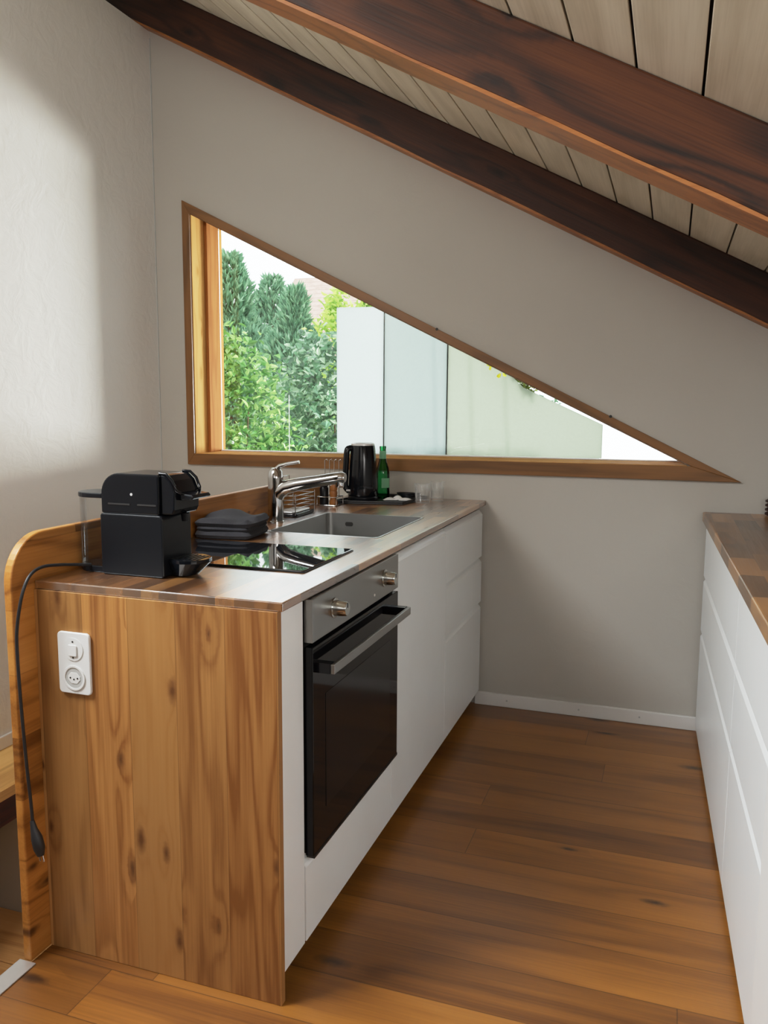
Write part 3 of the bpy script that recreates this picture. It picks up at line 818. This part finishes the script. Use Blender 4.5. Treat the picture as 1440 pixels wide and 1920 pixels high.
for d in (-.005, .005): mb.tube([(-.553+d, -2.0, .280), (-.550+d, -2.0, .264)], .0018, 8)
mb.build('plug_pin', M['chrome'], cm)

# ------------------------------------------------------------------ folded towel
tw = MB()
rnd = random.Random(3)
def fold(z0, z1, x0, x1, ya, yb, ph):
    nx, ny = 22, 20; top = []; bot = []
    for i in range(nx+1):
        rt, rb = [], []
        for j in range(ny+1):
            u, v = i/nx*2-1, j/ny*2-1
            x = (x0+x1)/2+(x1-x0)/2*u; y = (ya+yb)/2+(yb-ya)/2*v
            ed = max(abs(u), abs(v)); s = (1-max(0, (ed-.78)/.22)**2)**.5 if ed > .78 else 1.0
            kk = 1-.10*(abs(u*v))**3; x = (x0+x1)/2+(x1-x0)/2*u*kk; y = (ya+yb)/2+(yb-ya)/2*v*kk
            w = .006*sin(4*u+ph)+.005*cos(3.5*v+ph*2)+.003*sin(9*u*v+ph)
            zc = (z0+z1)/2; h = (z1-z0)/2
            rt.append(tw.v((x, y, zc+h*s*.98+(w*s if z1 > .93 else w*.3*s)))); rb.append(tw.v((x, y, zc-h*s*.98)))
        top.append(rt); bot.append(rb)
    for i in range(nx):
        for j in range(ny):
            tw.bm.faces.new([top[i][j], top[i+1][j], top[i+1][j+1], top[i][j+1]])
            tw.bm.faces.new([bot[i][j], bot[i][j+1], bot[i+1][j+1], bot[i+1][j]])
    for i in range(nx):
        for j in (0, ny):
            tw.bm.faces.new([top[i][j], top[i+1][j], bot[i+1][j], bot[i][j]])
    for j in range(ny):
        for i in (0, nx):
            tw.bm.faces.new([top[i][j], top[i][j+1], bot[i][j+1], bot[i][j]])
rz = Matrix.Translation((-.512, -1.205, 0)) @ Matrix.Rotation(radians(6), 4, 'Z') @ Matrix.Translation((.512, 1.205, 0))
tw.M = rz
fold(H+.001, H+.026, -.600, -.416, -1.296, -1.110, 0.3)
fold(H+.018, H+.044, -.596, -.420, -1.290, -1.114, 1.4)
fold(H+.034, H+.063, -.601, -.414, -1.295, -1.108, 2.6)
tag(tw.build('folded_towel', M['towel'], smooth=70), 'dark charcoal towel folded in a thick pad beside the tap', 'towel')

# ------------------------------------------------------------------ wire caddy with dish
def wires(e, name, segs, r, mat):
    mb = MB()
    for s in segs: mb.tube(s, r, 8)
    return mb.build(name, mat, e, smooth=50)
cz = H+.0005
wc = empty('wire_caddy', (-.545, -.69, cz), 'small wire sink caddy on a black tray behind the tap', 'caddy')
MB().prism(rrect(-.592, -.500, -.775, -.605, .02), 'z', cz, cz+.012).build('tray', M['blackgloss'], wc, bevel=.003)
MB().prism(rrect(-.580, -.512, -.763, -.617, .015), 'z', cz+.0122, cz+.018).build('sponge_pad', M['silverlid'], wc, bevel=.003)
segs = []
X0, X1, Y0, Y1 = -.590, -.503, -.772, -.608
for z in (.03, .045, .060, .075):
    segs.append([(X0, Y0, cz+z), (X1, Y0, cz+z), (X1, Y1, cz+z), (X0, Y1, cz+z), (X0, Y0, cz+z)])
for x in (X0, X1):
    for y in (Y0, Y1): segs.append([(x, y, cz+.008), (x, y, cz+.082)])
segs.append([(X0, Y0+.02, cz+.075), (X0, Y0+.02, cz+.135), (X0, Y1-.03, cz+.135), (X0, Y1-.03, cz+.075)])
wires(wc, 'wire_frame', segs, .0016, M['chrome'])

# cruet stand with two shakers
cs = empty('cruet_stand', (-.530, -.39, cz), 'chrome wire cruet stand with upright loops beside the black kettle', 'cruet stand')
MB().prism(rrect(-.575, -.488, -.432, -.354, .015), 'z', cz, cz+.005).build('base', M['chrome'], cs, bevel=.002)
segs = [[(-.572, -.428, cz+.035), (-.491, -.428, cz+.035), (-.491, -.358, cz+.035), (-.572, -.358, cz+.035), (-.572, -.428, cz+.035)]]
for x, y in ((-.572, -.428), (-.491, -.428), (-.491, -.358), (-.572, -.358)): segs.append([(x, y, cz+.004), (x, y, cz+.035)])
for x in (-.566, -.546, -.526, -.506):
    segs.append([(x, -.362, cz+.03), (x, -.362, cz+.175), (x+.008, -.362, cz+.179), (x+.012, -.362, cz+.172)])
wires(cs, 'wire_frame', segs, .0017, M['chrome'])
sh = empty('pepper_shaker', (-.552, -.404, cz+.0055), 'black pepper shaker with a pointed top in the wire stand', 'shaker')
MB().lathe([(.017, 0), (.0175, .004), (.0175, .062), (.014, .068)], (-.552, -.404, cz+.0055), 20).build('jar', M['black'], sh, smooth=40)
MB().lathe([(.0135, .0685), (.0165, .072), (.0165, .088), (.010, .105), (.0, .110)], (-.552, -.404, cz+.0055), 20).build('cap', M['blackgloss'], sh, smooth=40)
sh = empty('salt_shaker', (-.512, -.404, cz+.0055), 'brown turned shaker in the wire stand next to the kettle', 'shaker')
MB().lathe([(.016, 0), (.017, .006), (.012, .024), (.016, .044), (.014, .052)], (-.512, -.404, cz+.0055), 20).build('jar', M['amber'], sh, smooth=50)
MB().lathe([(.0125, .0525), (.0155, .060), (.0125, .074), (.0, .080)], (-.512, -.404, cz+.0055), 20).build('cap', M['amber'], sh, smooth=50)

# ------------------------------------------------------------------ tray, kettle, bottle, sachets
tr = empty('serving_tray', (-.38, -.17, cz), 'flat black tray carrying the kettle and green bottle', 'tray')
TP = [(-.542, -.345), (-.262, -.295), (-.225, -.045), (-.502, -.020)]
mb = MB(); mb.prism(TP, 'z', cz, cz+.006)
mb.build('tray_base', M['blackmatte'], tr, bevel=.002)
mb = MB()
def shr(P, f):
    cx = sum(p[0] for p in P)/4; cy = sum(p[1] for p in P)/4
    return [(cx+(x-cx)*f, cy+(y-cy)*f) for x, y in P]
mb.holed(shr(TP, .999), [shr(TP, .95)], 'z', cz+.0061, cz+.014)
mb.build('tray_rim', M['blackmatte'], tr, bevel=.002)
tz = cz+.0065
kx, ky = -.449, -.245
ke = empty('kettle', (kx, ky, tz), 'tall black electric kettle with a pale lid on the tray', 'kettle')
MB().lathe([(.060, 0), (.062, .004), (.062, .016), (.058, .020)], (kx, ky, tz), 32).build('power_base', M['black'], ke, smooth=40)
MB().lathe([(.060, .0205), (.062, .026), (.060, .07), (.0545, .16), (.0495, .218), (.048, .224)], (kx, ky, tz), 36).build('jug', M['blackgloss'], ke, smooth=50)
MB().lathe([(.0475, .2245), (.047, .231), (.040, .235), (.0, .236)], (kx, ky, tz), 32).build('lid', M['silverlid'], ke, smooth=50)
mb = MB(); hx = kx-.058
d_ = Vector((-.80, -.60, 0))
def hp(r, z): return (kx+d_.x*r, ky+d_.y*r, tz+z)
mb.tube(cat([hp(.044, .212), hp(.056, .213), hp(.066, .204), hp(.070, .16), hp(.073, .10), hp(.074, .060), hp(.058, .040)], 4), [.0125]*25, 12)
mb.build('handle', M['blackgloss'], ke, smooth=60)
MB().prism([(kx-.052, .930), (kx-.035, .930), (kx-.035, .937), (kx-.052, .937)], 'y', ky-.0525, ky-.0400).build('badge', M['silverlid'], ke)
# bottle
bx, by = -.402, -.135
bt = empty('bottle', (bx, by, tz), 'green glass bottle with a pale label behind the kettle', 'bottle')
MB().lathe([(.026, 0), (.029, .003), (.029, .105), (.026, .125), (.016, .155), (.0130, .175), (.0125, .205), (.0138, .207), (.0138, .215), (.0125, .217)], (bx, by, tz), 28).build('glass', M['bottle'], bt, smooth=50)
mb = MB(); A, B = [], []
for i in range(9):
    a = radians(-80+80*i/8)
    A.append(mb.v((bx+.0294*cos(a), by+.0294*sin(a), tz+.045))); B.append(mb.v((bx+.0294*cos(a), by+.0294*sin(a), tz+.085)))
for i in range(8): mb.bm.faces.new([A[i], A[i+1], B[i+1], B[i]])
mb.build('label', M['label_green'], bt, smooth=True)
mb = MB(); A, B = [], []
for i in range(25):
    a = 2*pi*i/24
    A.append(mb.v((bx+.0146*cos(a), by+.0146*sin(a), tz+.165))); B.append(mb.v((bx+.0134*cos(a), by+.0134*sin(a), tz+.198)))
for i in range(24): mb.bm.faces.new([A[i], A[i+1], B[i+1], B[i]])
mb.build('neck_foil', M['label_green'], bt, smooth=True)
# sachets and a black case on the right of the tray
for i, (x, y, rz_, l) in enumerate(((-.350, -.195, .5, 'white paper sachet lying beside the kettle foot, leftmost of three'),
                                    (-.322, -.175, -.5, 'crumpled white paper sachet on the tray, middle of three'),
                                    (-.285, -.185, .15, 'flat white paper sachet nearest the drinking glasses, rightmost of three'))):
    Mx = Matrix.Translation((x, y, tz+.0005)) @ Matrix.Rotation(rz_, 4, 'Z') @ Matrix.Rotation(radians(-4 if i == 1 else 0), 4, 'Y')
    mb = MB(Mx); 
    N = 6; T = []; Bt = []
    for a in range(N+1):
        for b in range(4):
            u, v = a/N*2-1, b/3*2-1
            hgt = (.010+.008*(i == 1))*(1-u*u)*(1-v*v*.6)+.0012
            T.append(mb.v((u*.027, v*.013, hgt))); Bt.append(mb.v((u*.027, v*.013, .0004)))
    for a in range(N):
        for b in range(3):
            q = a*4+b
            mb.bm.faces.new([T[q], T[q+4], T[q+5], T[q+1]]); mb.bm.faces.new([Bt[q], Bt[q+1], Bt[q+5], Bt[q+4]])
    for a in range(N):
        for b in (0, 3):
            q = a*4+b; mb.bm.faces.new([T[q], T[q+4], Bt[q+4], Bt[q]])
    for b in range(3):
        for a in (0, N):
            q = a*4+b; mb.bm.faces.new([T[q], T[q+1], Bt[q+1], Bt[q]])
    tag(mb.build('sugar_sachet', M['paper'], smooth=50), l, 'sachet', 'paper sachets on the tray')
cb = empty('cable_coil', (-.290, -.10, tz), 'black kettle cable coiled on the tray behind the sachets', 'cable')
pp = []
for i in range(61):
    a = 2*pi*i/20; pp.append((-.298+(.036+.003*(i//20))*cos(a)*1.15, -.105+(.030)*sin(a), tz+.0045+.0065*(i/20)))
MB().tube(pp, .0035, 8).build('coil', M['black'], cb, smooth=60)
MB().box(-.262, -.240, -.115, -.095, tz+.0005, tz+.018).build('plug', M['black'], cb, bevel=.004)

# drinking glasses
def tumbler(x, y, h, r, label):
    e = empty('drinking_glass', (x, y, H), label, 'glass', 'clear tumblers on the worktop')
    mb = MB()
    mb.lathe([(r*.82, .0006), (r*.86, .003), (r, h), (r-.0022, h), (r*.80, .012), (r*.3, .010)], (x, y, H), 28)
    mb.build('glass', M['clear'], e, smooth=50)
    return e
tumbler(-.213, -.185, .078, .033, 'clear drinking glass nearer the sink, front one of two')
tumbler(-.178, -.088, .080, .031, 'clear drinking glass nearer the wall, behind the other one')

# ------------------------------------------------------------------ right kitchen run
XR = .871; DR = .0328
RM = Matrix.Translation((XR, 0, 0)) @ Matrix.Rotation(math.atan(DR), 4, 'Z')   # local x=0 is the front plane
HR = .878
def rw(x, y, z): return RM @ Vector((x, y, z))
def rcab(y0, y1, zs, label):
    e = empty('drawer_cabinet', rw(.3, (y0+y1)/2, .02), label, 'cabinet')
    carcass(e, y0, y1, .022, zs[-1], .022, .58, RM)
    for a, b in zip(zs[:-1], zs[1:]):
        front('drawer_front', e, y0, y1, a+.002, b-.002, -1, 0, RM)
    return e
ZS = (.022, .413, .628, .838)
rcab(-1.165, -.020, ZS, 'wide white drawer cabinet on the right, next to the back wall')
rcab(-1.776, -1.167, ZS, 'white drawer cabinet on the right, nearest the viewer beside the end panel')
tag(MB(RM).box(-.004, .58, -2.45, -1.779, .001, .838).build('end_panel', M['white_trim'], bevel=.001), 'off-white panel closing the near end of the right cabinets', 'panel')
tag(MB(RM).box(.05, .56, -1.776, -.03, .0005, .0205).build('plinth', M['dark']), 'dark recessed plinth under the right cabinets', 'plinth')
mb = MB(RM); mb.box(-.016, .60, -2.50, -.022, .840, HR)
tag(mb.build('worktop', M['worktop_r'], bevel=.006, seg=3), 'oak stave worktop with a bright front edge on the right cabinets', 'worktop')
# ribbed dark pot partly in frame
px_, py_ = 1.112, -.075
pr_ = [(.030, 0), (.040, .003)]
for i in range(4): pr_ += [(.046, .006+i*.0155), (.046, .012+i*.0155), (.038, .016+i*.0155), (.038, .019+i*.0155)]
pr_ += [(.034, .068), (.0, .068)]
tag(MB().lathe(pr_, (px_, py_, HR+.0005), 28).build('ribbed_pot', plain('dark_red_brown', srgb(44, 18, 12), .5), smooth=30), 'dark brown ribbed pot at the far end of the right worktop', 'pot')

# ------------------------------------------------------------------ light
w = bpy.data.worlds.new('overcast_sky'); scene.world = w; w.use_nodes = True
nt = w.node_tree; nt.nodes.clear()
o = nt.nodes.new('ShaderNodeOutputWorld'); bg = nt.nodes.new('ShaderNodeBackground')
tc = nt.nodes.new('ShaderNodeTexCoord'); sp = nt.nodes.new('ShaderNodeSeparateXYZ'); cr = nt.nodes.new('ShaderNodeValToRGB')
nt.links.new(tc.outputs['Generated'], sp.inputs[0]); nt.links.new(sp.outputs[2], cr.inputs[0])
cr.color_ramp.elements[0].position = 0; cr.color_ramp.elements[0].color = (.9, .95, .98, 1)
cr.color_ramp.elements[1].position = .8; cr.color_ramp.elements[1].color = (.86, .94, 1, 1)
nt.links.new(cr.outputs[0], bg.inputs[0]); bg.inputs[1].default_value = 4.4
nt.links.new(bg.outputs[0], o.inputs[0])

def area(name, loc, target, sx, sy, power, col):
    l = bpy.data.lights.new(name, 'AREA'); l.shape = 'RECTANGLE'; l.size = sx; l.size_y = sy; l.energy = power; l.color = col
    ob = bpy.data.objects.new(name, l); COL.objects.link(ob); ob.location = loc
    d = Vector(target)-Vector(loc); ob.rotation_euler = d.to_track_quat('-Z', 'Y').to_euler()
    return ob
area('rear_fill_light', (.25, -4.7, 1.9), (.1, -1.0, .4), 1.6, 1.1, 9, (1, .96, .90))  # added fill from behind the camera, no window stands there
area('right_fill_light', (1.35, -3.0, 1.45), (-.1, -1.7, .3), .9, .5, 13, (1, .97, .93))  # added lamp that brightens the left cabinet fronts, no window here
sl = area('cabinet_fill_light', (-1.35, -2.75, 2.38), (1.0, -1.6, .15), .8, .5, 17, (.90, .96, 1)); sl.data.spread = radians(72)  # added cool lamp for the right cabinet fronts, no window here
area('stair_skylight', (-1.05, -2.7, 2.55), (-1.45, -1.3, .0), .6, .6, 26, (1, .97, .93))
area('added_wall_light', (-.28, 3.0, .95), (-1.569, -.9, 1.9), .7, .7, 380, (1, .99, .96))  # added outdoor lamp that shapes the bright area on the left wall

scene.view_settings.view_transform = 'Standard'
scene.view_settings.look = 'None'
scene.view_settings.exposure = 0
# gentle highlight roll-off, as a camera would give
vs = scene.view_settings; vs.use_curve_mapping = True
cm_ = vs.curve_mapping; WL = 5.0
cm_.white_level = (WL, WL, WL); cm_.use_clip = True; cm_.extend = 'HORIZONTAL'
cv = cm_.curves[3]
for x_, y_ in ((.1, .1), (.3, .31), (.55, .54), (.8, .685), (1.2, .81), (2.0, .92), (3.2, .98)):
    cv.points.new(x_/WL, y_)
cm_.update()
